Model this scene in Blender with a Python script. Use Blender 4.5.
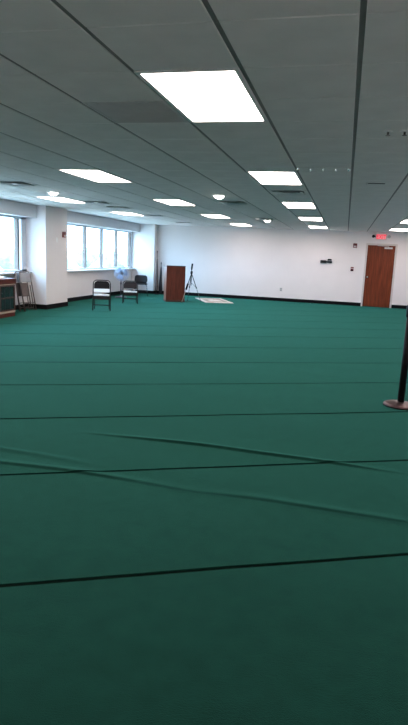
import bpy, bmesh, math, random
from mathutils import Vector, Matrix
random.seed(4)
for o in list(bpy.data.objects): bpy.data.objects.remove(o)
SC = bpy.context.scene
COL = SC.collection

# ------------------------------------------------------------------ camera
EYE = 1.507
RIGHT = Vector((0.96982947, 0.23988583, 0.04342337))
DOWN = Vector((0.08652685, -0.17219388, -0.98125551))
FWD = Vector((-0.22791206, 0.95540780, -0.18775526))
FPX = 566.0
cam_d = bpy.data.cameras.new('camera')
cam = bpy.data.objects.new('camera', cam_d); COL.objects.link(cam)
cam.matrix_world = Matrix(((RIGHT.x, -DOWN.x, -FWD.x, 0), (RIGHT.y, -DOWN.y, -FWD.y, 0), (RIGHT.z, -DOWN.z, -FWD.z, EYE), (0, 0, 0, 1)))
cam_d.sensor_fit = 'VERTICAL'; cam_d.sensor_height = 24.0; cam_d.lens = FPX / 725.0 * 24.0
cam_d.clip_start = 0.05; cam_d.clip_end = 2000
SC.camera = cam

# ------------------------------------------------------------------ daylight, exposure
world = bpy.data.worlds.new('overcast_sky'); SC.world = world
world.use_nodes = True
bg = world.node_tree.nodes['Background']
bg.inputs[0].default_value = (0.43, 0.69, 1.0, 1); bg.inputs[1].default_value = 20.0
PANEL = 17.5
SC.view_settings.view_transform = 'Standard'; SC.view_settings.look = 'None'
SC.view_settings.exposure = 0.0; SC.view_settings.gamma = 1.0; SC.view_settings.use_curve_mapping = False

# ------------------------------------------------------------------ measures
CEIL = 2.484                      # underside of the ceiling tiles
GX, GY, G = -1.850, 2.570, 0.61   # ceiling grid origin and module
XL, XR, YN, YB = -7.58, 3.10, -1.05, 20.06
ROW = math.radians(25.9)          # the carpet rows lie askew to the room
R = math.radians

# ------------------------------------------------------------------ materials
MATS = {}
def mat(name, col, rough=0.6, metal=0.0, var=0.0, scale=8.0, bump=0.0, bscale=60.0, emit=None, estr=0.0, spec=0.5, sheen=0.0, stretch=(1, 1, 1)):
    m = bpy.data.materials.new(name); m.use_nodes = True
    nt = m.node_tree; b = nt.nodes['Principled BSDF']
    b.inputs['Base Color'].default_value = (*col, 1); b.inputs['Roughness'].default_value = rough
    b.inputs['Metallic'].default_value = metal; b.inputs['Specular IOR Level'].default_value = spec
    if sheen:
        b.inputs['Sheen Weight'].default_value = sheen; b.inputs['Sheen Roughness'].default_value = 0.5
        b.inputs['Sheen Tint'].default_value = (*[min(1, c * 7 + 0.005) for c in col], 1)
    tc = nt.nodes.new('ShaderNodeTexCoord'); mp = nt.nodes.new('ShaderNodeMapping')
    mp.inputs['Scale'].default_value = stretch
    nt.links.new(tc.outputs['Object'], mp.inputs['Vector'])
    n = nt.nodes.new('ShaderNodeTexNoise'); n.inputs['Scale'].default_value = scale; n.inputs['Detail'].default_value = 6
    nt.links.new(mp.outputs[0], n.inputs['Vector'])
    r = nt.nodes.new('ShaderNodeValToRGB')
    r.color_ramp.elements[0].position = 0.3; r.color_ramp.elements[1].position = 0.7
    r.color_ramp.elements[0].color = (*[c * (1 - var) for c in col], 1)
    r.color_ramp.elements[1].color = (*[min(1, c * (1 + var)) for c in col], 1)
    nt.links.new(n.outputs[0], r.inputs[0]); nt.links.new(r.outputs[0], b.inputs['Base Color'])
    if bump:
        n2 = nt.nodes.new('ShaderNodeTexNoise'); n2.inputs['Scale'].default_value = bscale; n2.inputs['Detail'].default_value = 4
        nt.links.new(mp.outputs[0], n2.inputs['Vector'])
        bp = nt.nodes.new('ShaderNodeBump'); bp.inputs['Strength'].default_value = bump; bp.inputs['Distance'].default_value = 0.01
        nt.links.new(n2.outputs[0], bp.inputs['Height']); nt.links.new(bp.outputs[0], b.inputs['Normal'])
    if emit:
        b.inputs['Emission Color'].default_value = (*emit, 1); b.inputs['Emission Strength'].default_value = estr
    MATS[name] = m
    return m
mat('carpet', (0.0028, 0.0158, 0.0112), 0.95, var=0.30, scale=9.0, bump=0.45, bscale=260, spec=0.03, sheen=0.85)
MATS['carpet'].node_tree.nodes['Principled BSDF'].inputs['Sheen Tint'].default_value = (0.050, 0.27, 0.205, 1)
mat('underlay', (0.002, 0.008, 0.006), 0.95, var=0.1, spec=0.02)
mat('wall_paint', (0.79, 0.735, 0.73), 0.7, var=0.015, scale=2, bump=0.05, bscale=200, spec=0.3)
mat('column_paint', (0.80, 0.75, 0.745), 0.65, var=0.015, scale=2, bump=0.05, bscale=200, spec=0.3)
mat('bulkhead_backlit', (0.62, 0.63, 0.65), 0.7, var=0.015, scale=2)  # grey-blue of the backlit face is put into this colour
mat('white_paint', (0.84, 0.84, 0.84), 0.5, var=0.01)
mat('tile', (0.88, 0.88, 0.86), 0.9, var=0.035, scale=5, bump=0.25, bscale=220, spec=0.15)
mat('tee_dark', (0.24, 0.245, 0.24), 0.6, var=0.05)  # on the main tees this grey carries the shade of the tile gaps
mat('tee', (0.45, 0.46, 0.44), 0.5, var=0.03)
mat('plenum', (0.06, 0.06, 0.06), 0.9, var=0.1)
mat('grille', (0.62, 0.63, 0.62), 0.6, var=0.05)
mat('louver', (0.92, 0.92, 0.91), 0.3, metal=0.75, var=0.03)
mat('black_rubber', (0.004, 0.004, 0.005), 0.8, var=0.1, spec=0.15)
mat('black_metal', (0.005, 0.005, 0.0055), 0.5, var=0.1, spec=0.15)
mat('black_plastic', (0.007, 0.007, 0.008), 0.5, var=0.1, spec=0.2)
mat('brown_metal', (0.018, 0.014, 0.014), 0.5, var=0.15, spec=0.2)
mat('brown_vinyl', (0.009, 0.007, 0.008), 0.6, var=0.15, scale=20, spec=0.15)
mat('white_vinyl', (0.86, 0.86, 0.86), 0.4, var=0.02)
mat('aluminium', (0.13, 0.10, 0.085), 0.6, metal=0.0, var=0.05)
mat('frame_white', (0.62, 0.65, 0.70), 0.45, var=0.02)
mat('chrome', (0.45, 0.45, 0.46), 0.2, metal=0.9, var=0.03)
mat('polished_metal', (0.95, 0.95, 0.95), 0.22, metal=1.0, var=0.01)
mat('bright_metal', (0.9, 0.9, 0.9), 0.45, metal=0.8, var=0.02)
mat('bronze_base', (0.075, 0.045, 0.045), 0.35, metal=0.5, var=0.2, scale=12)
mat('wood_lectern', (0.105, 0.024, 0.013), 0.5, spec=0.2, var=0.32, scale=5, bump=0.05, bscale=40, stretch=(7, 7, 0.6))
mat('wood_side_lit', (0.20, 0.07, 0.04), 0.4, var=0.25, scale=5, stretch=(7, 7, 0.6))  # lighter copy of the lectern wood, daylight on its window side painted in
mat('wood_door', (0.155, 0.033, 0.012), 0.5, spec=0.2, var=0.30, scale=4, bump=0.05, bscale=40, stretch=(7, 7, 0.5))
mat('wood_dark', (0.05, 0.016, 0.012), 0.4, var=0.3, scale=5, stretch=(7, 7, 0.6))
mat('wood_cabinet', (0.085, 0.017, 0.012), 0.5, spec=0.2, var=0.3, scale=5, stretch=(6, 0.6, 6))
mat('wood_pale', (0.40, 0.31, 0.24), 0.5, var=0.15)
mat('dark_glass', (0.012, 0.017, 0.018), 0.08, var=0.1)
mat('book_spines', (0.03, 0.045, 0.05), 0.6, var=0.2)
mat('door_frame', (0.62, 0.55, 0.52), 0.5, var=0.02)
mat('paper', (0.85, 0.85, 0.84), 0.8, var=0.03)
mat('alarm_red', (0.16, 0.012, 0.012), 0.4, var=0.08)
mat('lens_white', (0.6, 0.55, 0.55), 0.2, var=0.02)
mat('sign_face', (0.75, 0.5, 0.5), 0.4, var=0.02, emit=(1.0, 0.30, 0.32), estr=0.3)
mat('sign_red', (0.8, 0.03, 0.05), 0.4, var=0.02, emit=(1.0, 0.025, 0.07), estr=1.0)
mat('rug_cream', (0.66, 0.60, 0.54), 0.95, var=0.08, scale=12, bump=0.3, bscale=150)
mat('rug_beige', (0.42, 0.33, 0.27), 0.95, var=0.3, scale=14, bump=0.3, bscale=150)
mat('fan_blue', (0.33, 0.42, 0.62), 0.3, var=0.04)
mat('fan_dark', (0.06, 0.055, 0.08), 0.4, var=0.06)
mat('fan_wire', (0.42, 0.48, 0.62), 0.35, var=0.03)
mat('cloth_brown', (0.12, 0.09, 0.085), 0.9, var=0.25, scale=15)
mat('cloth_dark', (0.018, 0.02, 0.028), 0.9, var=0.25, scale=15)
mat('chair_grey', (0.30, 0.29, 0.31), 0.5, var=0.08)
mat('chair_white', (0.74, 0.72, 0.72), 0.5, var=0.05)
mat('chair_frame', (0.10, 0.07, 0.065), 0.45, var=0.1, metal=0.2)
mat('tree_leaf', (0.20, 0.24, 0.20), 0.9, var=0.35, scale=1.2)
mat('bark', (0.10, 0.075, 0.05), 0.9, var=0.25)
mat('ground', (0.46, 0.38, 0.30), 0.95, var=0.2, scale=0.05)
mat('panel_glow', (0.9, 0.9, 0.9), 0.4, emit=(1.0, 0.85, 0.80), estr=PANEL)
mat('lamp_glow', (0.9, 0.9, 0.9), 0.4, emit=(1.0, 0.95, 0.88), estr=22.0)

def glass_material():
    m = bpy.data.materials.new('window_glass'); m.use_nodes = True; nt = m.node_tree
    nt.nodes.remove(nt.nodes['Principled BSDF'])
    t = nt.nodes.new('ShaderNodeBsdfTransparent'); g = nt.nodes.new('ShaderNodeBsdfGlossy'); x = nt.nodes.new('ShaderNodeMixShader')
    t.inputs[0].default_value = (0.93, 0.97, 0.97, 1); g.inputs['Roughness'].default_value = 0.02
    x.inputs[0].default_value = 0.05
    nt.links.new(t.outputs[0], x.inputs[1]); nt.links.new(g.outputs[0], x.inputs[2])
    nt.links.new(x.outputs[0], nt.nodes['Material Output'].inputs['Surface'])
    MATS['window_glass'] = m
glass_material()

# ------------------------------------------------------------------ mesh helpers
class MB:
    def __init__(s): s.bm = bmesh.new()
    def box(s, x0, x1, y0, y1, z0, z1):
        if x0 > x1: x0, x1 = x1, x0
        if y0 > y1: y0, y1 = y1, y0
        if z0 > z1: z0, z1 = z1, z0
        v = [s.bm.verts.new(p) for p in ((x0, y0, z0), (x1, y0, z0), (x1, y1, z0), (x0, y1, z0), (x0, y0, z1), (x1, y0, z1), (x1, y1, z1), (x0, y1, z1))]
        for f in ((0, 3, 2, 1), (4, 5, 6, 7), (0, 1, 5, 4), (1, 2, 6, 5), (2, 3, 7, 6), (3, 0, 4, 7)): s.bm.faces.new([v[i] for i in f])
        return s
    def bbox(s, x0, x1, y0, y1, z0, z1, b=0.006, seg=2):           # bevelled box
        t = MB().box(x0, x1, y0, y1, z0, z1)
        bmesh.ops.bevel(t.bm, geom=t.bm.edges[:], offset=b, segments=seg, profile=0.5, affect='EDGES')
        s.join(t.bm); return s
    def join(s, bm2, M=None):
        vm = {}
        for v in bm2.verts: vm[v] = s.bm.verts.new((M @ v.co) if M else v.co)
        for f in bm2.faces:
            nf = s.bm.faces.new([vm[v] for v in f.verts]); nf.smooth = f.smooth
        bm2.free(); return s
    def prism(s, pts, y0, y1):                                     # outline in x,z pushed from y0 to y1
        a = [s.bm.verts.new((p[0], y0, p[1])) for p in pts]; b = [s.bm.verts.new((p[0], y1, p[1])) for p in pts]
        n = len(pts); s.bm.faces.new(a); s.bm.faces.new(b[::-1])
        for i in range(n): s.bm.faces.new((a[i], b[i], b[(i + 1) % n], a[(i + 1) % n]))
        return s
    def tube(s, pts, r, n=8, closed=False, r2=None):
        pts = [Vector(p) for p in pts]; rings = []; N = len(pts)
        for i, p in enumerate(pts):
            if closed: d = pts[(i + 1) % N] - pts[i - 1]
            else: d = pts[min(i + 1, N - 1)] - pts[max(i - 1, 0)]
            d.normalize()
            up = Vector((0, 0, 1)) if abs(d.z) < 0.95 else Vector((1, 0, 0))
            a = d.cross(up).normalized(); b = a.cross(d)
            rr = r if r2 is None else r + (r2 - r) * i / (N - 1)
            rings.append([s.bm.verts.new(p + (a * math.cos(2 * math.pi * k / n) + b * math.sin(2 * math.pi * k / n)) * rr) for k in range(n)])
        m = N if closed else N - 1
        for i in range(m):
            A, B = rings[i], rings[(i + 1) % N]
            for k in range(n):
                f = s.bm.faces.new((A[k], A[(k + 1) % n], B[(k + 1) % n], B[k])); f.smooth = True
        if not closed:
            s.bm.faces.new(rings[0][::-1]); s.bm.faces.new(rings[-1])
        return s
    def lathe(s, prof, n=24, c=(0, 0, 0), sy=1.0):                  # profile of (r, z)
        rings = []
        for r, z in prof:
            rings.append([s.bm.verts.new((c[0] + r * math.cos(2 * math.pi * k / n), c[1] + sy * r * math.sin(2 * math.pi * k / n), c[2] + z)) for k in range(n)] if r > 1e-6 else [s.bm.verts.new((c[0], c[1], c[2] + z))])
        for A, B in zip(rings, rings[1:]):
            for k in range(n):
                if len(A) == 1 and len(B) == 1: continue
                if len(A) == 1: f = s.bm.faces.new((A[0], B[(k + 1) % n], B[k]))
                elif len(B) == 1: f = s.bm.faces.new((A[k], A[(k + 1) % n], B[0]))
                else: f = s.bm.faces.new((A[k], A[(k + 1) % n], B[(k + 1) % n], B[k]))
                f.smooth = True
        return s
    def build(s, name, m, parent=None, recalc=True, kind=None):
        if recalc: bmesh.ops.recalc_face_normals(s.bm, faces=s.bm.faces[:])
        me = bpy.data.meshes.new(name); s.bm.to_mesh(me); s.bm.free()
        return link(name, me, m, parent, kind)
def link(name, me, m, parent=None, kind=None):
    if m and not me.materials: me.materials.append(MATS[m])
    o = bpy.data.objects.new(name, me); COL.objects.link(o)
    if parent: o.parent = parent
    if kind: o['kind'] = kind
    return o
def thing(name, label, cat, loc=(0, 0, 0), rz=0.0, group=None):
    o = bpy.data.objects.new(name, None); COL.objects.link(o); o.location = loc; o.rotation_euler = (0, 0, rz)
    o.empty_display_size = 0.1
    return tag(o, label, cat, group)
def tag(o, label, cat=None, group=None):
    o['label'] = label
    if cat: o['category'] = cat
    if group: o['group'] = group
    return o
def copy_tree(o, parent=None):
    c = o.copy(); COL.objects.link(c); c.parent = parent
    for ch in o.children: copy_tree(ch, c)
    return c
def to_px(p):
    q = Vector(p) - Vector((0, 0, EYE)); z = q.dot(FWD)
    if z < 0.1: return None
    return (204 + FPX * q.dot(RIGHT) / z, 362.5 + FPX * q.dot(DOWN) / z)

# ------------------------------------------------------------------ floor and carpet strips
floor = MB().box(XL - .2, XR + .2, YN - .2, YB + .2, -0.20, -0.010).build('floor', 'underlay', kind='structure')
tag(floor, 'green carpeted floor laid in slanting strips')
def lerp(x, pts):
    if x <= pts[0][0]: return pts[0][1]
    for (a, b), (c, d) in zip(pts, pts[1:]):
        if x <= c: return b + (d - b) * (x - a) / (c - a)
    return pts[-1][1]
W1 = [(-2.0, 4.18), (-1.5, 4.21), (-0.95, 4.235), (-0.5, 4.21), (0, 4.20), (0.5, 4.17), (1.0, 4.15)]
A1 = [(-2.05, 0), (-1.7, .012), (-1.2, .022), (-0.3, .022), (0.05, .019), (0.3, .010), (0.6, 0)]
W2 = [(-2.6, 3.345), (-2.25, 3.36), (-1.77, 3.39), (-1.3, 3.38), (-0.81, 3.345), (-0.42, 3.375), (-0.11, 3.36), (0.47, 3.35), (1, 3.34)]
A2 = [(-3.2, 0), (-2.6, .017), (-1.6, .019), (-1.15, .010), (-0.8, .005), (-0.5, .010), (-0.2, .014), (0.2, .012), (0.5, .010), (1.0, 0)]
W3 = [(-2.6, 3.62), (-2.05, 3.60), (-1.6, 3.55)]
A3 = [(-2.9, 0), (-2.4, .009), (-1.9, .007), (-1.6, 0)]
def ridge(y, c, w):
    d = (y - c) / w
    return math.exp(-d * d)
from mathutils import noise as mnoise
def carpet_z(x, y):
    z = 0.0
    if 2.9 < y < 4.8 and x < 1.2:
        z += 0.72 * lerp(x, A1) * ridge(y, lerp(x, W1), .045 if y > lerp(x, W1) else .014)
        z += 0.62 * lerp(x, A2) * ridge(y, lerp(x, W2), .050 if y > lerp(x, W2) else .016)
        z += lerp(x, A3) * ridge(y, lerp(x, W3), .030)
    z += 0.0038 * (mnoise.noise((x * 1.1, y * 2.6, 1.3)) - 0.9) * min(1.0, 1.0 if y < 9 else max(0.25, (15 - y) / 6))
    return min(z, 0.05)
xs = []; x = XL
while x < XR: xs.append(x); x += 0.10 if -3.4 < x < 1.6 else 0.34
xs.append(XR)
ys = []; y = YN
while y < YB:
    ys.append(y)
    if 3.27 <= y < 3.47 or 4.09 <= y < 4.30: y += 0.0085
    elif 3.47 <= y < 3.70: y += 0.018
    elif 1.6 < y < 9: y += 0.07
    else: y += 0.30
ys.append(YB)
un, vn = Vector((math.cos(ROW), math.sin(ROW), 0)), Vector((-math.sin(ROW), math.cos(ROW), 0))
PITCH = 1.462 * math.cos(ROW); V0 = vn.dot(Vector((0, 2.725, 0))); GAP = 0.011
vmin = vn.dot(Vector((XR, YN, 0))); vmax = vn.dot(Vector((XL, YB, 0)))
k = math.floor((vmin - V0) / PITCH)
while V0 + k * PITCH < vmax:
    va, vb = V0 + k * PITCH + GAP * (1.6 if -2 < k < 3 else 1), V0 + (k + 1) * PITCH - GAP
    bm = bmesh.new(); grid = {}
    def gv(i, j):
        if (i, j) not in grid: grid[(i, j)] = bm.verts.new((xs[i], ys[j], 0))
        return grid[(i, j)]
    for i in range(len(xs) - 1):
        for j in range(len(ys) - 1):
            vs = [vn.x * a + vn.y * b for a in (xs[i], xs[i + 1]) for b in (ys[j], ys[j + 1])]
            if max(vs) > va and min(vs) < vb:
                bm.faces.new((gv(i, j), gv(i + 1, j), gv(i + 1, j + 1), gv(i, j + 1)))
    for co, no in ((vn * va, -vn), (vn * vb, vn)):
        bmesh.ops.bisect_plane(bm, geom=bm.verts[:] + bm.edges[:] + bm.faces[:], dist=1e-5, plane_co=co, plane_no=no, clear_outer=True)
    if bm.faces:
        for v in bm.verts: v.co.z = carpet_z(v.co.x, v.co.y)
        for f in bm.faces: f.smooth = True
        for e in [e for e in bm.edges if e.is_boundary]:
            a, b = e.verts
            q = [bm.verts.new(a.co), bm.verts.new(b.co), bm.verts.new((b.co.x, b.co.y, -0.012)), bm.verts.new((a.co.x, a.co.y, -0.012))]
            bm.faces.new(q)
        me = bpy.data.meshes.new('carpet_strip'); bm.to_mesh(me)
        o = link('carpet_strip', me, 'carpet', floor)
    bm.free(); k += 1

# ------------------------------------------------------------------ walls, windows, bulkhead
DX0, DX1, DH = 0.665, 1.555, 2.05      # door leaf
wb = MB()
wb.box(XL - .2, DX0 - .055, YB, YB + .2, -0.01, 2.6).box(DX1 + .055, XR + .2, YB, YB + .2, -0.01, 2.6).box(DX0 - .055, DX1 + .055, YB, YB + .2, DH + .055, 2.6)
wall_back = wb.build('wall_back', 'wall_paint', kind='structure'); tag(wall_back, 'long white back wall behind the lectern')
MB().box(XR, XR + .2, YN, YB, -0.01, 2.6).build('wall_right', 'wall_paint', kind='structure')  # unseen wall, brought in close to bounce light onto the ceiling
MB().box(XL - .2, XR + .2, YN - .2, YN, -0.01, 2.6).build('wall_near', 'wall_paint', kind='structure')  # unseen as well, set just behind the camera for bounce light
SILL, HEAD = 0.90, 2.20
BAYS = [(6.74, 12.64), (13.74, 19.75)]
wl = MB(); wl.box(XL - .2, XL, YN, BAYS[0][0], -0.01, 2.6)
for a, b in BAYS:
    wl.box(XL - .2, XL, a, b, -0.01, SILL).box(XL - .2, XL, a, b, HEAD, 2.6)
wl.box(XL - .2, XL, BAYS[0][1], BAYS[1][0], -0.01, 2.6).box(XL - .2, XL, BAYS[1][1], YB, -0.01, 2.6)
wall_left = wl.build('wall_left', 'wall_paint', kind='structure'); tag(wall_left, 'white window wall on the left side')
# boxed columns
c1 = MB().box(XL, -7.07, 12.64, 13.74, -0.01, CEIL).build('wall_column_1', 'column_paint', kind='structure'); tag(c1, 'white boxed column between the two window bays')
c2 = MB().box(XL, -6.735, 19.75, YB, -0.01, CEIL).build('wall_column_2', 'column_paint', kind='structure'); tag(c2, 'white boxed column in the far corner')
# bulkheads above the windows
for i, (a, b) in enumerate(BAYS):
    MB().box(XL, -7.30, a - (0 if i else 3), b, HEAD - .01, CEIL + .01).build('wall_bulkhead_%d' % (i + 1), 'bulkhead_backlit', kind='structure')
MULL = [[7.5, 8.7, 9.9, 11.1, 12.30], [14.74, 15.96, 17.17, 18.37, 19.60]]
for i, (a, b) in enumerate(BAYS):
    w = MB()
    w.box(XL - .11, XL - .02, b - (.20 if i == 0 else .05), b, SILL, HEAD)
    w.box(XL - .11, XL - .02, a, b, SILL, SILL + .05).box(XL - .11, XL - .02, a, b, HEAD - .06, HEAD).box(XL - .11, XL - .02, a, a + .05, SILL, HEAD)
    win = w.build('window_%d' % (i + 1), 'frame_white', kind='structure')
    tag(win, ['bright strip window above the dark bookcase', 'bright strip window with tall panes behind the chairs'][i])
    for y in MULL[i]:
        mu = MB().box(XL - .115, XL - .015, y - .034, y + .034, SILL + .05, HEAD - .06).build('mullion', 'aluminium', win)
        if y + 0.1 < b - .1:
            MB().box(XL - .105, XL - .04, y + .028, y + .07, SILL + .05, HEAD - .06).build('pane_stop', 'frame_white', win)
    edges = [a + .05] + MULL[i] + [b - (.20 if i == 0 else .05)]
    for p, q in zip(edges, edges[1:]):
        if q - p > .12: MB().box(XL - .075, XL - .069, p + .028, q - .028, SILL + .05, HEAD - .06).build('pane', 'window_glass', win)
    s = MB().bbox(XL - .02, -7.44, a, b, SILL - .035, SILL, .006)
    s.build('window_sill', 'white_paint', win)
    # sampling aid for the daylight through this opening
    ld = bpy.data.lights.new('window_daylight_portal', 'AREA'); ld.shape = 'RECTANGLE'; ld.size = HEAD - SILL; ld.size_y = b - a
    ld.cycles.is_portal = True
    lo = bpy.data.objects.new('window_daylight_portal', ld); COL.objects.link(lo)
    lo.location = (XL - .16, (a + b) / 2, (SILL + HEAD) / 2); lo.rotation_euler = (0, R(-90), 0)
# baseboards
def base(name, boxes):
    m = MB()
    for bx in boxes: m.box(*bx, 0.0, 0.115)
    return m.build(name, 'black_rubber', kind='structure')
base('baseboard_back', [(-6.735, DX0 - .055, YB - .012, YB), (DX1 + .055, XR, YB - .012, YB)])
base('baseboard_left', [(XL, XL + .012, YN, 12.64), (XL, XL + .012, 13.74, 19.75)])
base('baseboard_column_1', [(XL, -7.058, 12.628, 12.64), (-7.07, -7.058, 12.64, 13.752), (XL + .012, -7.07, 13.74, 13.752)])
base('baseboard_column_2', [(XL + .012, -6.723, 19.738, 19.75), (-6.735, -6.723, 19.75, YB - .012)])

# ------------------------------------------------------------------ door
door = MB().bbox(DX0 + .003, DX1 - .003, YB + .02, YB + .064, 0.006, DH - .003, .003, 1).build('door_1', 'wood_door', kind='structure')
tag(door, 'reddish brown wooden door under the exit sign')
fr = MB(); fr.box(DX0 - .055, DX0, YB - .018, YB + .12, 0, DH + .055).box(DX1, DX1 + .055, YB - .018, YB + .12, 0, DH + .055).box(DX0, DX1, YB - .018, YB + .12, DH, DH + .055)
fr.build('door_frame', 'door_frame', door)
kn = MB().tube([(DX0 + .075, YB + .02, .99), (DX0 + .075, YB - .03, .99)], .012, 10)
t = MB().lathe([(0, -.032), (.020, -.028), (.030, -.012), (.030, .010), (.018, .026), (0, .03)], 14)
kn.join(t.bm, Matrix.Translation((DX0 + .075, YB - .045, .99)) @ Matrix.Rotation(R(90), 4, 'X'))
kn.tube([(DX0 + .075, YB + .021, .99), (DX0 + .075, YB + .012, .99)], .035, 14)
kn.build('door_knob', 'chrome', door)
cl = MB().bbox(1.20, 1.46, YB - .035, YB + .02, 1.94, 1.995, .008)
cl.tube([(1.33, YB - .02, 1.995), (1.33, YB - .02, 2.02)], .012).tube([(1.33, YB - .02, 2.02), (1.10, YB - .10, 2.03), (0.98, YB - .005, 2.035)], .008)
cl.build('door_closer', 'lens_white', door)
for z in (.25, 1.05, 1.82): MB().tube([(DX1 - .004, YB + .012, z - .05), (DX1 - .004, YB + .012, z + .05)], .008, 8).build('hinge', 'chrome', door)
MB().box(DX0, DX1, YB + .15, YB + .16, -.02, DH + .06).build('door_backing', 'plenum', door)

# ------------------------------------------------------------------ ceiling
ceiling = MB().box(XL - .2, XR + .2, YN - .2, YB + .2, CEIL + .045, CEIL + .2).build('ceiling', 'plenum', kind='structure')
tag(ceiling, 'suspended grey tile ceiling in a square grid')
XT = -7.06                                    # tiles end here, plain border beyond
MB().box(XL, XT, YN, YB, CEIL + .002, CEIL + .03).build('trim_1', 'white_paint', kind='structure')
LIGHTS = [(1, 1, 'large bright rectangular ceiling light panel nearest the camera'),
          (1, 7, 'rectangular ceiling light panel second from camera, right above a diffuser'),
          (1, 13, 'rectangular ceiling light panel third in the line toward the back wall, beyond the diffuser'),
          (1, 19, 'ceiling light panel fourth in the line that starts at the largest panel'),
          (1, 25, 'farthest small ceiling light panel in the line that starts at the largest panel'),
          (-3, 7, 'slanting rectangular ceiling light panel in front of the white column'),
          (-3, 13, 'ceiling light panel above the space in front of the lectern'),
          (-3, 19, 'ceiling light panel over the lectern beyond the left round lamp'),
          (-3, 25, 'farthest ceiling light panel between lectern and blank back wall'),
          (-7, 13, 'narrow ceiling light panel beside the top of the white column'),
          (-7, 19, 'ceiling light panel close to the strip window with tall panes'),
          (5, 19, 'ceiling light panel cut by right edge, nearer of the two'),
          (5, 25, 'ceiling light panel cut by right edge, above the exit door, farther of two')]
HIDDEN = 'unseen rectangular ceiling light panel added for fill light'
LIGHTS += [(c, r, HIDDEN) for c, r in ((1, -5), (-3, -5), (-3, 1), (5, -5), (5, 1), (5, 7), (5, 13), (-7, -5), (-7, 1), (-7, 7))]  # unseen panels, added to light the room and lift the ceiling
LAMPS = [(-6, 11, 'small round glowing ceiling lamp near the white column'),
         (-1, 11, 'small round glowing ceiling lamp nearer one, before a diffuser'),
         (-1, 21, 'small round glowing ceiling lamp farthest, near the back wall')]
VENTS = [(-6, 9, 'square ceiling air diffuser at left edge above the first window'),
         (-6, 14, 'square ceiling air diffuser just right of the white column top'),
         (-6, 16, 'square ceiling air diffuser above the strip window, middle of three'),
         (-6, 20, 'square ceiling air diffuser above the lectern corner'),
         (-6, 25, 'farthest square ceiling air diffuser before the corner column'),
         (-1, 13, 'square ceiling air diffuser beside the nearer round lamp in mid ceiling'),
         (-1, 20, 'square ceiling air diffuser touching the farthest round lamp'),
         (1, 10, 'square ceiling air diffuser between two light panels')]
used = {(0, 2)}
for c, r, _ in LIGHTS: used |= {(c, r), (c, r + 1)}
for c, r, _ in VENTS: used.add((c, r))
c0 = math.ceil((XT - GX) / G) - 1; cN = math.ceil((XR - GX) / G); r0 = math.floor((YN - GY) / G); rN = math.ceil((YB - GY) / G)
tb = MB().bbox(.013, G - .013, .0045, G - .0045, CEIL, CEIL + .016, .003, 1)
tile_me = bpy.data.meshes.new('ceiling_tile'); bmesh.ops.recalc_face_normals(tb.bm, faces=tb.bm.faces[:]); tb.bm.to_mesh(tile_me); tb.bm.free(); tile_me.materials.append(MATS['tile'])
rest = MB()
for c in range(c0, cN):
    for r in range(r0, rN):
        if (c, r) in used: continue
        x, y = GX + c * G, GY + r * G
        vis = False
        if r <= 10:
            for dx in (0, .5, 1):
                for dy in (0, .5, 1):
                    p = to_px((x + dx * G, y + dy * G, CEIL))
                    if p and -4 < p[0] < 412 and -4 < p[1] < 729: vis = True
        full = x >= XT and x + G <= XR and y >= YN and y + G <= YB
        if vis and full:
            o = link('ceiling_tile', tile_me, None, ceiling); o.location = (x, y, 0)
        else:
            xa, xb, ya, yb = max(x + .013, XT + .004), min(x + G - .013, XR), max(y + .0045, YN), min(y + G - .0045, YB)
            if xb - xa > .02 and yb - ya > .02: rest.box(xa, xb, ya, yb, CEIL, CEIL + .016)
rest.build('ceiling_tile_field', 'tile', ceiling, kind='stuff')
for c in range(c0, cN + 1):
    x = GX + c * G
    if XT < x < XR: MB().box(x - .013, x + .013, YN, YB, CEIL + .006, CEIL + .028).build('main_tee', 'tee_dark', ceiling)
for r in range(r0, rN + 1):
    y = GY + r * G
    if YN < y < YB: MB().box(XT, XR, y - .012, y + .012, CEIL + .0075, CEIL + .018).build('cross_tee', 'tee', ceiling)

# recessed light panels
def make_light(label):
    t = thing('ceiling_light', label, 'ceiling light', (0, 0, 0), 0, 'recessed ceiling light panels')
    w, l = G - .012, 2 * G - .012
    f = MB()
    for bx in ((.006, .034, .006, l), (w - .028, w, .006, l), (.034, w - .028, .006, .034), (.034, w - .028, l - .028, l)):
        f.box(*bx, -0.004, .018)
    f.box(.006, w, .006, l, .022, .026)
    f.build('light_frame', 'white_paint', t)
    MB().box(.034, w - .028, .034, l - .028, .004, .010).build('diffuser', 'panel_glow', t)
    return t
proto = None
for c, r, lab in LIGHTS:
    o = make_light(lab) if proto is None else copy_tree(proto)
    proto = proto or o
    o['label'] = lab; o.location = (GX + c * G, GY + r * G, CEIL)
# round lamps
proto = None
for c, r, lab in LAMPS:
    if proto is None:
        o = thing('round_ceiling_lamp', lab, 'ceiling lamp', group='round ceiling lamps')
        MB().lathe([(.085, 0), (.125, -.002), (.125, -.012), (.09, -.016), (.085, 0)], 28).build('trim_ring', 'white_paint', o)
        MB().lathe([(.080, -.004), (.082, -.018), (.072, -.036), (.050, -.050), (.024, -.057), (0, -.059)], 24).build('lamp_bloom_dome', 'lamp_glow', o)  # drop of the dome imitates the bloom around a flush lens
        proto = o
    else: o = copy_tree(proto)
    o['label'] = lab; o.location = (GX + (c + .5) * G, GY + (r + .5) * G, CEIL)
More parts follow.
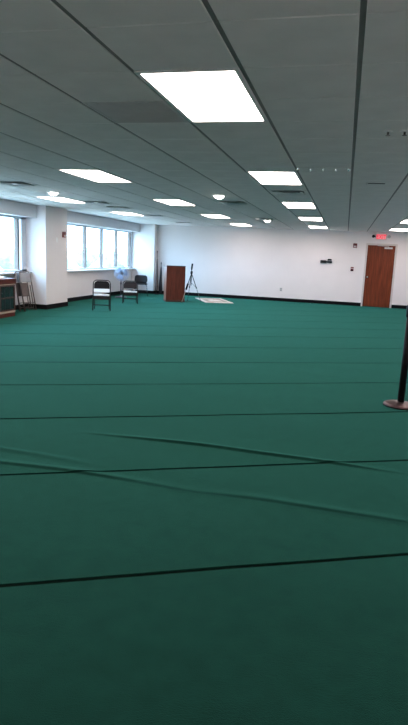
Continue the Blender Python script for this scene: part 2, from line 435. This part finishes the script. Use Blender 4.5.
# square diffusers
proto = None
def square_ring(m, ra, za, rb, zb):
    A = [m.bm.verts.new((sx * ra, sy * ra, za)) for sx, sy in ((-1, -1), (1, -1), (1, 1), (-1, 1))]
    B = [m.bm.verts.new((sx * rb, sy * rb, zb)) for sx, sy in ((-1, -1), (1, -1), (1, 1), (-1, 1))]
    for k in range(4): m.bm.faces.new((A[k], A[(k + 1) % 4], B[(k + 1) % 4], B[k]))
for c, r, lab in VENTS:
    if proto is None:
        o = thing('air_diffuser', lab, 'air vent', group='square ceiling air diffusers')
        h = G / 2 - .008
        f = MB(); square_ring(f, h, 0, h - .05, -.002); square_ring(f, h - .05, -.002, h - .075, .022)
        f.build('diffuser_frame', 'tile', o, recalc=False)
        for ra, rb in ((.225, .165), (.155, .095), (.085, .045)):
            f = MB(); square_ring(f, ra, -.016, rb, .012); square_ring(f, ra - .004, -.014, rb - .004, .014)
            f.build('louver', 'louver', o, recalc=False)
        MB().box(-.05, .05, -.05, .05, -.012, -.008).build('center_plate', 'louver', o)
        MB().box(-h, h, -h, h, .024, .028).build('duct_backing', 'tee_dark', o)
        proto = o
    else: o = copy_tree(proto)
    o['label'] = lab; o.location = (GX + (c + .5) * G, GY + (r + .5) * G, CEIL)
# perforated return grille
o = thing('return_air_grille', 'dark perforated return air grille beside the largest light panel', 'air vent', (GX + .5 * G, GY + 2.5 * G, CEIL))
f = MB(); h = G / 2 - .008
for bx in ((-h, -h + .02, -h, h), (h - .02, h, -h, h), (-h + .02, h - .02, -h, -h + .02), (-h + .02, h - .02, h - .02, h)): f.box(*bx, 0, .012)
f.build('grille_frame', 'grille', o)
f = MB()
for k in range(-21, 22):
    q = k * .0128
    f.box(q - .0022, q + .0022, -h + .02, h - .02, .001, .012).box(-h + .02, h - .02, q - .0022, q + .0022, .001, .012)
f.build('grille_core', 'grille', o, kind='stuff')
MB().box(-h, h, -h, h, .016, .020).build('duct_backing', 'plenum', o)
# slot diffuser with little clips
o = thing('slot_diffuser', 'thin slot diffuser with five small white clips right of a light panel', 'air vent', (GX + 2 * G, GY + 6.5 * G, CEIL))
f = MB().box(.02, G - .02, -.035, .035, -.004, -.001); f.build('slot_plate', 'tile', o)
for k in range(5):
    x = .035 + k * .135
    s = .016 if k in (0, 4) else .009
    MB().lathe([(s, -.003), (s, -.018), (s * .8, -.03), (s * .4, -.037), (0, -.039)], 14, (x, 0, 0), 1.6).build('clip', 'polished_metal', o)

# small slot vent and sprinklers on the right
o = thing('slot_vent', 'short dark slot vent in a right-hand ceiling tile', 'air vent', (.275, GY + 8.47 * G, CEIL))
MB().bbox(-.12, .12, -.03, .03, -.006, -.0005, .002, 1).build('vent_plate', 'tile', o)
MB().box(-.09, .115, -.012, .018, -.011, -.006).build('slot', 'plenum', o)
MB().bbox(-.115, -.095, -.012, .012, -.022, -.006, .003, 1).build('clip', 'bright_metal', o)
for i, x in enumerate((.225, .345)):
    o = thing('fire_sprinkler', ['small ceiling sprinkler head at upper right, farther from the right edge', 'small ceiling sprinkler head at upper right, touching the right edge'][i], 'sprinkler', (x, GY + 3.55 * G, CEIL), 0, 'ceiling sprinklers')
    MB().lathe([(0, -.001), (.034, -.001), (.030, -.007), (.012, -.009), (0, -.009)], 18).build('escutcheon', 'bright_metal', o)
    MB().lathe([(.008, -.009), (.008, -.03), (0, -.03)], 10).build('nozzle', 'plenum', o)
    MB().lathe([(0, -.030), (.018, -.031), (.018, -.034), (0, -.034)], 14).build('deflector', 'tee_dark', o)

# ------------------------------------------------------------------ wall fittings
o = thing('exit_sign', 'red lit exit sign with two emergency lamp heads above the door', 'exit sign', (1.06, YB, 2.24))
MB().bbox(-.17, .17, -.06, 0, -.01, .18, .01).build('housing', 'lens_white', o)
MB().bbox(-.155, .155, -.066, -.0595, .005, .165, .003, 1).build('sign_face', 'sign_face', o)
cu = bpy.data.curves.new('exit_letters', 'FONT'); cu.body = 'EXIT'; cu.size = .19; cu.align_x = 'CENTER'; cu.extrude = .003; cu.offset = .004
tmp = bpy.data.objects.new('exit_letters', cu); COL.objects.link(tmp)
bpy.context.view_layer.update()
me = bpy.data.meshes.new_from_object(tmp.evaluated_get(bpy.context.evaluated_depsgraph_get())); bpy.data.objects.remove(tmp); me.name = 'exit_letters'
me.transform(Matrix.Translation((0, -.070, .018)) @ Matrix.Rotation(R(90), 4, 'X') @ Matrix.Diagonal((.80, 1, 1, 1)))
me.materials.clear(); link('exit_letters', me, 'sign_red', o)
for sx in (-1, 1):
    f = MB().tube([(sx * .17, -.03, .08), (sx * .215, -.03, .085)], .012, 8)
    t = MB().lathe([(0, -.04), (.035, -.04), (.05, .02), (.05, .04), (0, .04)], 16)
    f.join(t.bm, Matrix.Translation((sx * .25, -.05, .09)) @ Matrix.Rotation(R(80), 4, 'X'))
    f.build('lamp_head', 'black_plastic' if sx < 0 else 'tee', o)
def strobe(label, loc, rz):
    o = thing('fire_alarm_strobe', label, 'fire alarm', loc, rz, 'fire alarm strobes')
    MB().bbox(-.065, .065, -.045, 0, -.07, .075, .008).build('alarm_body', 'alarm_red', o)
    MB().bbox(-.045, .045, -.062, -.044, -.05, -.005, .008).build('strobe_lens', 'lens_white', o)
    f = MB()
    for z in (.02, .035, .05): f.box(-.04, .04, -.047, -.044, z - .003, z + .003)
    f.build('sounder_slots', 'black_plastic', o)
strobe('red fire alarm strobe on the back wall left of the exit sign', (.25, YB, 2.01), 0)
strobe('red fire alarm strobe on the side of the white column', (-7.07, 13.52, 1.84), R(90))
o = thing('pull_station', 'small dark pull station with white bar on wall beside the door', 'fire alarm', (.22, YB, 1.23))
MB().bbox(-.05, .05, -.04, 0, -.07, .07, .008).build('station_body', 'alarm_red', o)
MB().bbox(-.045, .045, -.055, -.039, .008, .030, .004, 1).build('pull_bar', 'lens_white', o)
MB().bbox(-.04, .04, -.05, -.039, -.06, -.012, .004, 1).build('station_cover', 'black_plastic', o)
o = thing('wall_mount', 'black two-part mount fixed on the blank back wall', 'wall mount', (-.64, YB, 1.45))
MB().bbox(-.21, -.02, -.07, 0, -.06, .035, .012).build('mount_box', 'black_plastic', o)
MB().bbox(.02, .18, -.07, 0, -.05, .012, .012).build('mount_box', 'black_plastic', o)
MB().bbox(.03, .16, -.09, 0, .03, .085, .012).build('mount_arm', 'black_plastic', o)
MB().bbox(-.03, .03, -.04, 0, -.03, .01, .006).build('mount_bridge', 'black_plastic', o)
o = thing('cover_plate', 'faint pale blank cover plate right of the black wall mount', 'wall plate', (-.22, YB, 1.45))
MB().bbox(-.13, .13, -.012, 0, -.035, .035, .004, 1).build('plate', 'wall_paint', o)
for x in (-.1, .1): MB().tube([(x, -.016, 0), (x, -.011, 0)], .006, 8).build('screw', 'chrome', o)
o = thing('wall_outlet', 'small pale socket low on the blank back wall', 'wall outlet', (-2.13, YB, .41))
MB().bbox(-.04, .04, -.010, 0, -.06, .06, .004, 1).build('plate', 'tee', o)
for z in (-.028, .028): MB().bbox(-.017, .017, -.014, -.009, z - .015, z + .015, .004, 1).build('socket', 'chair_grey', o)
o = thing('light_switch', 'pale light switch on the shaded side of the white column', 'light switch', (-7.07, 13.19, 1.70), R(90))
MB().bbox(-.04, .04, -.008, 0, -.06, .06, .004, 1).build('plate', 'white_paint', o)
MB().bbox(-.009, .009, -.02, -.007, -.014, .014, .003, 1).build('toggle', 'white_paint', o)

# ------------------------------------------------------------------ bookcase and papers (left edge)
o = thing('bookcase', 'low reddish brown bookcase with dark glass doors under the window', 'bookcase', (-7.16, 10.17, 0))
# local: front faces +x at x=.24, runs in y from -.9 to .9
D, Lh, HT = .24, .90, .815
MB().bbox(-.24, D - .03, -Lh + .005, -Lh + .035, 0, HT - .04, .003, 1).build('side_panel', 'wood_cabinet', o)
MB().bbox(-.24, D - .03, Lh - .035, Lh - .005, 0, HT - .04, .003, 1).build('side_panel', 'wood_cabinet', o)
MB().bbox(-.24, -.22, -Lh + .035, Lh - .035, 0, HT - .04, .003, 1).build('back_panel', 'wood_dark', o)
MB().bbox(-.26, D + .01, -Lh, Lh, HT - .04, HT, .006).build('top', 'wood_cabinet', o)
MB().bbox(-.22, D - .01, -Lh + .035, Lh - .035, 0.0, .085, .004).build('plinth', 'wood_cabinet', o)
MB().bbox(-.22, D - .02, -Lh + .035, Lh - .035, .40, .425, .003, 1).build('shelf', 'wood_dark', o)
MB().bbox(-.22, D + .002, -Lh + .035, Lh - .035, .086, .125, .003, 1).build('bottom_reflection', 'wood_pale', o)  # pale tone paints a reflection along the bottom of the front
MB().bbox(D - .03, D + .002, -Lh + .005, Lh - .005, .70, HT - .04, .003, 1).build('top_rail', 'wood_cabinet', o)
MB().bbox(D - .022, D + .006, -Lh + .036, Lh - .036, .685, .70, .003, 1).build('pale_strip', 'wood_pale', o)
for k in range(3):
    y0 = -Lh + .03 + k * .58; y1 = y0 + .575
    d = MB()
    for bx in ((y0, y0 + .045, .13, .685), (y1 - .045, y1, .13, .685), (y0 + .045, y1 - .045, .13, .165), (y0 + .045, y1 - .045, .65, .685), (y0 + .045, y1 - .045, .395, .425)): d.box(D - .024, D, *bx)
    d = d.build('door', 'wood_dark', o)
    MB().box(D - .015, D - .009, y0 + .045, y1 - .045, .165, .65).build('pane', 'dark_glass', d)
    for q in (.33, .66): MB().box(D - .012, D - .002, y0 + .575 * q - .006, y0 + .575 * q + .006, .165, .65).build('glazing_bar', 'book_spines', d)
    MB().tube([(D + .001, y0 + .06, .52), (D + .02, y0 + .06, .52)], .009, 10).build('knob', 'chrome', d)
for i, (x, y, z, a) in enumerate(((-7.12, 10.70, .8155, 8), (-7.14, 10.35, .8155, -12))):
    m = MB()
    for k in range(5): m.box(-.11 + random.uniform(-.01, .01), .11 + random.uniform(-.01, .01), -.16, .16, k * .007, k * .007 + .006)
    p = m.build('paper_stack', 'paper'); p.location = (x, y, z); p.rotation_euler.z = R(a)
    tag(p, ['white paper stack at the column end of the bookcase top', 'white paper stack on bookcase top nearer the left edge'][i], 'papers', 'papers on the bookcase')

# ------------------------------------------------------------------ chairs
def arch(w, z0, z1, rad, y0, y1, n=6):
    """inverted U: up the left side, round the top, down the right side"""
    pts = []
    def yy(z): return y0 + (y1 - y0) * (z - z0) / (z1 - z0)
    pts.append((-w, yy(z0), z0))
    for k in range(n + 1):
        a = math.pi - k * (math.pi / 2) / n; z = z1 - rad + rad * math.sin(a); pts.append((-w + rad + rad * math.cos(a), yy(z), z))
    for k in range(n + 1):
        a = math.pi / 2 - k * (math.pi / 2) / n; z = z1 - rad + rad * math.sin(a); pts.append((w - rad + rad * math.cos(a), yy(z), z))
    pts.append((w, yy(z0), z0)); return pts
def folding_chair(label, loc, rz, H=.79, seat=.43, band=True, W=.215):
    """faces -y"""
    t = thing('folding_chair', label, 'chair', loc, rz, 'dark folding chairs by the window')
    MB().tube(arch(W, 0.0, H, .09, -.20, .16), .013, 8).build('back_frame', 'brown_metal', t)      # front legs rise into the back
    yb = lambda z: -.20 + .36 * z / H
    b0, b1 = H - .21, H - .02
    m = MB(); n = 10
    bm = MB()
    for side in (-.014, .014):
        pass
    prof = [(-W + .02, b0), (W - .02, b0), (W - .02, b1 - .07), (W - .05, b1 - .02), (W - .1, b1), (-W + .1, b1), (-W + .05, b1 - .02), (-W + .02, b1 - .07)]
    p = MB().prism(prof, -.016, .016)
    bmesh.ops.bevel(p.bm, geom=p.bm.edges[:], offset=.006, segments=2, profile=.5, affect='EDGES')
    for v in p.bm.verts: v.co.y += yb(v.co.z) + .02 * (1 - (v.co.x / W) ** 2)
    br = p.build('backrest', 'brown_vinyl', t)
    s = MB().box(-W + .03, W - .03, yb(H - .10) - .006, yb(H - .10) - .002, H - .092, H - .082); s.build('back_seam', 'brown_metal', br)
    if band:
        m = MB().bbox(-W + .018, W - .018, yb(seat + .11) - .012, yb(seat + .11) + .012, seat + .06, seat + .145, .006)
        tag(m.build('lower_back_band', 'white_vinyl', t), 'white lower back band')
    m = MB().bbox(-W + .02, W - .02, -.19, .20, seat - .035, seat + .018, .018, 3)
    for v in m.bm.verts: v.co.z += -.03 * (v.co.y + .0) / .4
    tag(m.build('seat', 'white_vinyl', t), 'white padded seat')
    f = MB().bbox(-W + .012, W - .012, -.19, .19, seat - .12, seat - .037, .006)
    for v in f.bm.verts: v.co.z += -.03 * v.co.y / .4
    f.build('seat_pan', 'brown_metal', t)
    for sx in (-1, 1):
        MB().tube([(sx * (W - .028), .24, 0), (sx * (W - .028), -.08, seat + .0)], .011, 8).build('rear_leg', 'brown_metal', t)
        for y in (.24,): MB().tube([(sx * (W - .028), y, 0), (sx * (W - .028), y - .008, .02)], .014, 8).build('foot_cap', 'black_rubber', t)
        MB().tube([(sx * W, -.20, 0), (sx * W, -.196, .02)], .0155, 8).build('foot_cap', 'black_rubber', t)
    MB().tube([(-W + .028, .17, .10), (W - .028, .17, .10)], .008, 8).build('stretcher', 'brown_metal', t)
    MB().tube([(-W, -.145, .14), (W, -.145, .14)], .008, 8).build('stretcher', 'brown_metal', t)
    return t
folding_chair('dark folding chair with white seat and white back band, left of the fan', (-5.95, 13.42, 0), R(23), H=.74, seat=.385)
folding_chair('lower dark folding chair with white seat between fan and black chair', (-6.08, 15.75, 0), R(22), H=.63, seat=.335, band=False)

# black shell chair with metal legs
t = thing('shell_chair', 'black plastic shell chair with metal legs before the corner column', 'chair', (-6.85, 18.75, 0), R(20))
def shell(fn, nu, nv, th):
    m = MB(); top = [[m.bm.verts.new(fn(i / nu, j / nv)) for j in range(nv + 1)] for i in range(nu + 1)]
    for i in range(nu):
        for j in range(nv):
            f = m.bm.faces.new((top[i][j], top[i + 1][j], top[i + 1][j + 1], top[i][j + 1])); f.smooth = True
    bmesh.ops.recalc_face_normals(m.bm, faces=m.bm.faces[:])
    bmesh.ops.solidify(m.bm, geom=m.bm.faces[:], thickness=th); return m
def back_fn(u, v):
    w = .225 * (0.80 + .20 * math.sin(math.pi * min(1, .25 + v * .6)))
    if v < .3: w *= .82 + .18 * (v / .3)
    if v > .85: w *= 1 - .22 * ((v - .85) / .15) ** 2
    x = (2 * u - 1) * w
    return (x, .17 + .08 * v - .045 * (2 * u - 1) ** 2 + .0, .42 + .27 * v)
def seat_fn(u, v):
    w = .225 * (1 - .12 * v)
    return ((2 * u - 1) * w, -.22 + .40 * v, .42 + .02 * (2 * u - 1) ** 2 - .03 * math.sin(math.pi * v) - (.02 * (1 - v * 4) if v < .25 else 0))
shell(back_fn, 10, 8, .02).build('backrest', 'black_plastic', t)
shell(seat_fn, 10, 8, .02).build('seat', 'black_plastic', t)
for sx in (-1, 1):
    for sy, yb in ((-1, -.20), (1, .16)):
        MB().tube([(sx * .15, yb * .7, .385), (sx * .20, yb * .9, .37), (sx * .235, yb * 1.25, .0)], .012, 8).build('leg', 'chrome', t)
    MB().tube([(sx * .20, -.18, .365), (sx * .20, .145, .365)], .010, 8).build('seat_rail', 'chrome', t)

# folded chairs leaning by the bookcase
def folded_chair(label, loc, rz, tilt, padm):
    t = thing('folded_chair', label, 'chair', loc, rz, 'folded chairs leaning by the bookcase')
    T = Matrix.Rotation(tilt, 4, 'X')
    def b(m, n, mt): m.bm.transform(T); return m.build(n, mt, t)
    b(MB().tube(arch(.21, 0.013, .93, .08, 0, 0), .013, 8), 'back_frame', 'chair_frame')
    b(MB().bbox(-.19, .19, -.014, .014, .69, .91, .012), 'backrest', 'chair_grey')
    b(MB().bbox(-.17, .06, .02, .055, .36, .68, .012), 'seat', padm)
    for sx in (-1, 1): b(MB().tube([(sx * .178, .04, .014), (sx * .178, .030, .62)], .011, 8), 'rear_leg', 'chair_frame')
    b(MB().tube([(-.178, .04, .09), (.178, .04, .09)], .008, 8), 'stretcher', 'chair_frame')
    b(MB().tube([(-.21, 0, .20), (.21, 0, .20)], .008, 8), 'stretcher', 'chair_frame')
    return t
folded_chair('folded grey chair with dark frame leaning beside the white column, front one', (-7.14, 12.04, 0), R(84), R(-11), 'chair_frame')
folded_chair('second folded grey chair, behind another against the window wall', (-7.26, 12.03, 0), R(84), R(-10), 'chair_frame')

# ------------------------------------------------------------------ pedestal fan
o = thing('pedestal_fan', 'pedestal fan with round bluish cage behind the folding chairs', 'fan', (-7.06, 17.45, 0), R(30))
MB().lathe([(0, .001), (.19, .001), (.19, .018), (.16, .03), (.05, .045), (.03, .07), (0, .07)], 28).build('base', 'fan_dark', o)
MB().tube([(0, .03, .06), (0, .03, .74)], .020, 10).build('pole', 'fan_dark', o)
MB().lathe([(.019, -.03), (.03, -.03), (.03, .03), (.019, .03)], 14, (0, .03, .45)).build('height_collar', 'fan_dark', o)
HC = Matrix.Translation((0, -.03, .77)) @ Matrix.Rotation(R(82), 4, 'X')
m = MB().lathe([(0, -.13), (.05, -.12), (.065, -.06), (.06, .0), (.02, .01), (0, .01)], 18); m.bm.transform(HC); m.build('motor', 'fan_dark', o)
cage = MB()
for r, z in ((.235, .05), (.19, .095), (.12, .12), (.19, .0), (.12, -.02)):
    cage.tube([(r * math.cos(2 * math.pi * k / 32), r * math.sin(2 * math.pi * k / 32), z) for k in range(32)],   .009 if r > .2 else .005, 6, closed=True)
for k in range(36):
    a = 2 * math.pi * k / 36; ca, sa = math.cos(a), math.sin(a)
    cage.tube([(r * ca, r * sa, z) for r, z in ((.04, .13), (.12, .12), (.19, .095), (.235, .05), (.19, 0), (.12, -.02), (.06, -.025))], .0036, 4)
cage.bm.transform(HC); cage.build('cage', 'fan_wire', o)
m = MB().lathe([(0, .126), (.05, .126), (.05, .136), (0, .138)], 18); m.bm.transform(HC); m.build('cage_badge', 'fan_dark', o)
hub = MB().lathe([(0, .08), (.03, .075), (.035, .03), (0, .03)], 16); hub.bm.transform(HC); hub.build('hub', 'fan_dark', o)
for k in range(3):
    def bl(u, v, k=k):
        r = .035 + .165 * v; a = 2 * math.pi * k / 3 + (u - .5) * (1.5 - .25 * v) + .25 * v
        return (r * math.cos(a), r * math.sin(a), .055 + .045 * (u - .5))
    m = shell(bl, 8, 6, .003); m.bm.transform(HC); m.build('blade', 'fan_blue', o)

# ------------------------------------------------------------------ lectern, tripod, rug, furled flags
LW, LD, LH = .295, .25, 1.12
o = thing('lectern', 'tall reddish brown wooden lectern in front of the back wall', 'lectern', (-5.20, 17.30, 0), ROW)
MB().bbox(-LW, LW, -LD, -LD + .02, .05, LH - .03, .004, 1).build('front_panel', 'wood_lectern', o)
MB().bbox(-LW, -LW + .02, -LD + .02, LD, .05, LH - .03, .004, 1).build('side_panel', 'wood_side_lit', o)
MB().bbox(LW - .02, LW, -LD + .02, LD, .05, LH - .03, .004, 1).build('side_panel', 'wood_lectern', o)
MB().bbox(-LW + .02, LW - .02, -LD + .02, LD - .03, .50, .52, .003, 1).build('shelf', 'wood_lectern', o)
MB().bbox(-LW + .02, LW - .02, -LD + .02, LD - .03, .05, .07, .003, 1).build('shelf', 'wood_lectern', o)
m = MB().bbox(-LW - .004, LW + .004, -LD - .008, LD + .01, LH - .03, LH, .006)
for v in m.bm.verts: v.co.z -= .06 * max(0, (v.co.y) / LD) * .5
m.build('top', 'wood_dark', o)
MB().bbox(-LW - .01, LW + .01, -LD - .01, LD + .005, 0, .055, .006).build('plinth', 'wood_dark', o)

TX, TY = -4.68, 17.40
o = thing('camera_tripod', 'slender dark tripod with phone holder standing beside the lectern', 'tripod', (TX, TY, 0))
apex = Vector((0, 0, .90))
for k, (a, rr) in enumerate(((R(257), .585), (R(118), .42), (R(64), .50))):
    foot = Vector((rr * math.cos(a), rr * math.sin(a), .008)); mid = apex.lerp(foot, .5)
    leg = MB().tube([apex + (foot - apex).normalized() * .03, mid], .012, 8).build('leg', 'black_metal', o)
    MB().tube([mid - (mid - foot).normalized() * -.0, foot], .008, 8).build('leg_extension', 'wood_pale' if k == 0 else 'chrome', leg)
    MB().tube([mid + (apex - mid) * .06, mid - (apex - mid) * .06], .018, 8).build('leg_lock', 'black_plastic', leg)
    MB().tube([foot + Vector((0, 0, .012)), foot - Vector((0, 0, .006))], .013, 8).build('rubber_foot', 'black_rubber', leg)
    if k == 0: MB().tube([apex.lerp(foot, .36), apex.lerp(foot, .56)], .030, 10).build('clip_pouch', 'black_plastic', leg)
MB().tube([(0, 0, .52), (0, 0, 1.00)], .011, 10).build('center_column', 'black_metal', o)
MB().lathe([(0, -.05), (.03, -.05), (.04, 0), (.03, .05), (0, .05)], 14, (0, 0, .92)).build('collar', 'black_plastic', o)
MB().tube([(0, 0, .60), (.2, .02, .44)], .005, 6).build('brace', 'black_metal', o)
MB().bbox(-.018, .018, -.018, .018, 1.0, 1.04, .004).build('tilt_head', 'black_plastic', o)
m = MB().bbox(-.028, .028, -.008, .008, -.005, .165, .006); m.bm.transform(Matrix.Translation((0, 0, 1.04)) @ Matrix.Rotation(R(6), 4, 'Y')); m.build('phone_holder', 'black_plastic', o)

o = thing('prayer_rug', 'pale cream rug lying askew on the green carpet by the tripod', 'rug', (-4.17, 18.45, 0.003), ROW)
def slab(x0, x1, y0, y1, z0, z1): 
    return MB().bbox(x0, x1, y0, y1, z0, z1, .003, 1)
slab(-.46, .46, -.85, .85, 0, .014).build('rug_border', 'rug_cream', o)
slab(-.34, .34, -.68, .68, .0142, .017).build('rug_field', 'rug_beige', o)
m = MB().prism([(-.20, 0), (.20, 0), (.20, .55), (0, .80), (-.20, .55)], 0, .002)
for v in m.bm.verts: v.co = Vector((v.co.x, v.co.z - .5, .0172 + v.co.y))
m.build('rug_arch', 'rug_cream', o)
for sy in (-1, 1):
    f = MB()
    for k in range(46):
        x = -.45 + k * .02; f.box(x - .004, x + .004, sy * .85, sy * .90, .001, .006)
    f.build('fringe', 'rug_cream', o, kind='stuff')

def furled(name, label, loc, h, z0, z1, r, mt, lean):
    o = thing(name, label, 'flag', loc, 0, 'furled flags in the corner')
    L = Matrix.Rotation(lean[0], 4, 'X') @ Matrix.Rotation(lean[1], 4, 'Y')
    def b(m, n, mm): m.bm.transform(L); return m.build(n, mm, o)
    b(MB().tube([(0, 0, .03), (0, 0, h)], .012, 8), 'pole', 'wood_dark')
    m = MB(); n = 18; prof = [(.004, z1), (.3 * r, z1 - .03), (.55 * r, z0 + (z1 - z0) * .72), (.8 * r, z0 + (z1 - z0) * .4), (r, z0 + (z1 - z0) * .12), (.85 * r, z0)]
    m.lathe(prof, n)
    for v in m.bm.verts:
        a = math.atan2(v.co.y, v.co.x); k = 1 + .22 * math.cos(5 * a + 3 * v.co.z); v.co.x *= k; v.co.y *= k
    b(m, 'furled_cloth', mt)
    b(MB().lathe([(0, h - .01), (.02, h), (.018, h + .03), (0, h + .07)], 12), 'finial', 'brown_metal')
    MB().lathe([(0, 0), (.10, 0), (.10, .02), (.03, .05), (.014, .06), (0, .06)], 20).build('stand', 'black_metal', o)
furled('furled_flag', 'tall brownish furled flag on pole against the corner column', (-6.60, 19.70, 0), 1.50, .15, 1.28, .06, 'cloth_brown', (0, R(0)))
furled('furled_flag', 'shorter black furled flag tapering to a point beside the brownish one', (-6.50, 19.88, 0), 1.10, .06, 1.0, .06, 'cloth_dark', (0, 0))

# ------------------------------------------------------------------ stanchion post at the right edge
o = thing('stanchion_post', 'black stanchion post on round brownish base at right edge', 'stanchion', (.70, 6.24, 0))
MB().lathe([(0, .004), (.175, .004), (.178, .012), (.174, .022), (.14, .030), (.08, .040), (.045, .048), (0, .048)], 40).build('base', 'bronze_base', o)
MB().lathe([(.180, .0), (.182, .004), (.180, .010), (.175, .010), (.175, 0)], 40).build('base_ring', 'black_rubber', o)
MB().tube([(0, 0, .046), (0, 0, .98)], .035, 20).build('post', 'black_metal', o)
MB().lathe([(.035, .95), (.045, .96), (.047, 1.06), (.040, 1.08), (0, 1.085)], 20).build('belt_head', 'black_plastic', o)
MB().bbox(-.02, .02, -.058, -.04, .99, 1.05, .004).build('belt_clip', 'black_plastic', o)

# ------------------------------------------------------------------ outdoors
g = MB().box(-700, XL - 1.0, -400, 900, -5.2, -5.0).build('ground', 'ground', kind='structure')
tag(g, 'pale open ground far below the windows')
def tree(label, loc, r, hh):
    t = thing('tree', label, 'tree', loc, 0, 'trees outside the windows')
    MB().tube([(0, 0, 0), (0.1, 0, hh * .5)], .25, 8, r2=.15).build('trunk', 'bark', t)
    m = MB(); rnd = random.Random(int(loc[1] * 10))
    for k in range(9):
        b2 = bmesh.new(); bmesh.ops.create_icosphere(b2, subdivisions=2, radius=r * rnd.uniform(.45, .7))
        for v in b2.verts: v.co *= 1 + .25 * mnoise.noise(v.co * 1.3 + Vector((k, loc[1], 0)))
        a = rnd.uniform(0, 6.28); q = rnd.uniform(0, .6) * r
        m.join(b2, Matrix.Translation((q * math.cos(a), q * math.sin(a), hh - r * .8 + rnd.uniform(-.35, .3) * r)))
    m.build('crown', 'tree_leaf', t)
for lab, X, Y, r, hh in (('pale tree outside seen through the leftmost pane above the bookcase', -62, 97, 2.6, 6.0),
                     ('pale low tree outside seen through the first tall pane', -64, 123, 2.4, 5.0),
                     ('pale tree outside seen through the second tall pane', -66, 140, 3.2, 6.6),
                     ('pale tree outside seen through the third tall pane', -66, 158, 3.0, 6.2),
                     ('pale tree outside seen through the fourth tall pane', -68, 176, 2.8, 5.8)):
    tree(lab, (X, Y, -5.0), r, hh)
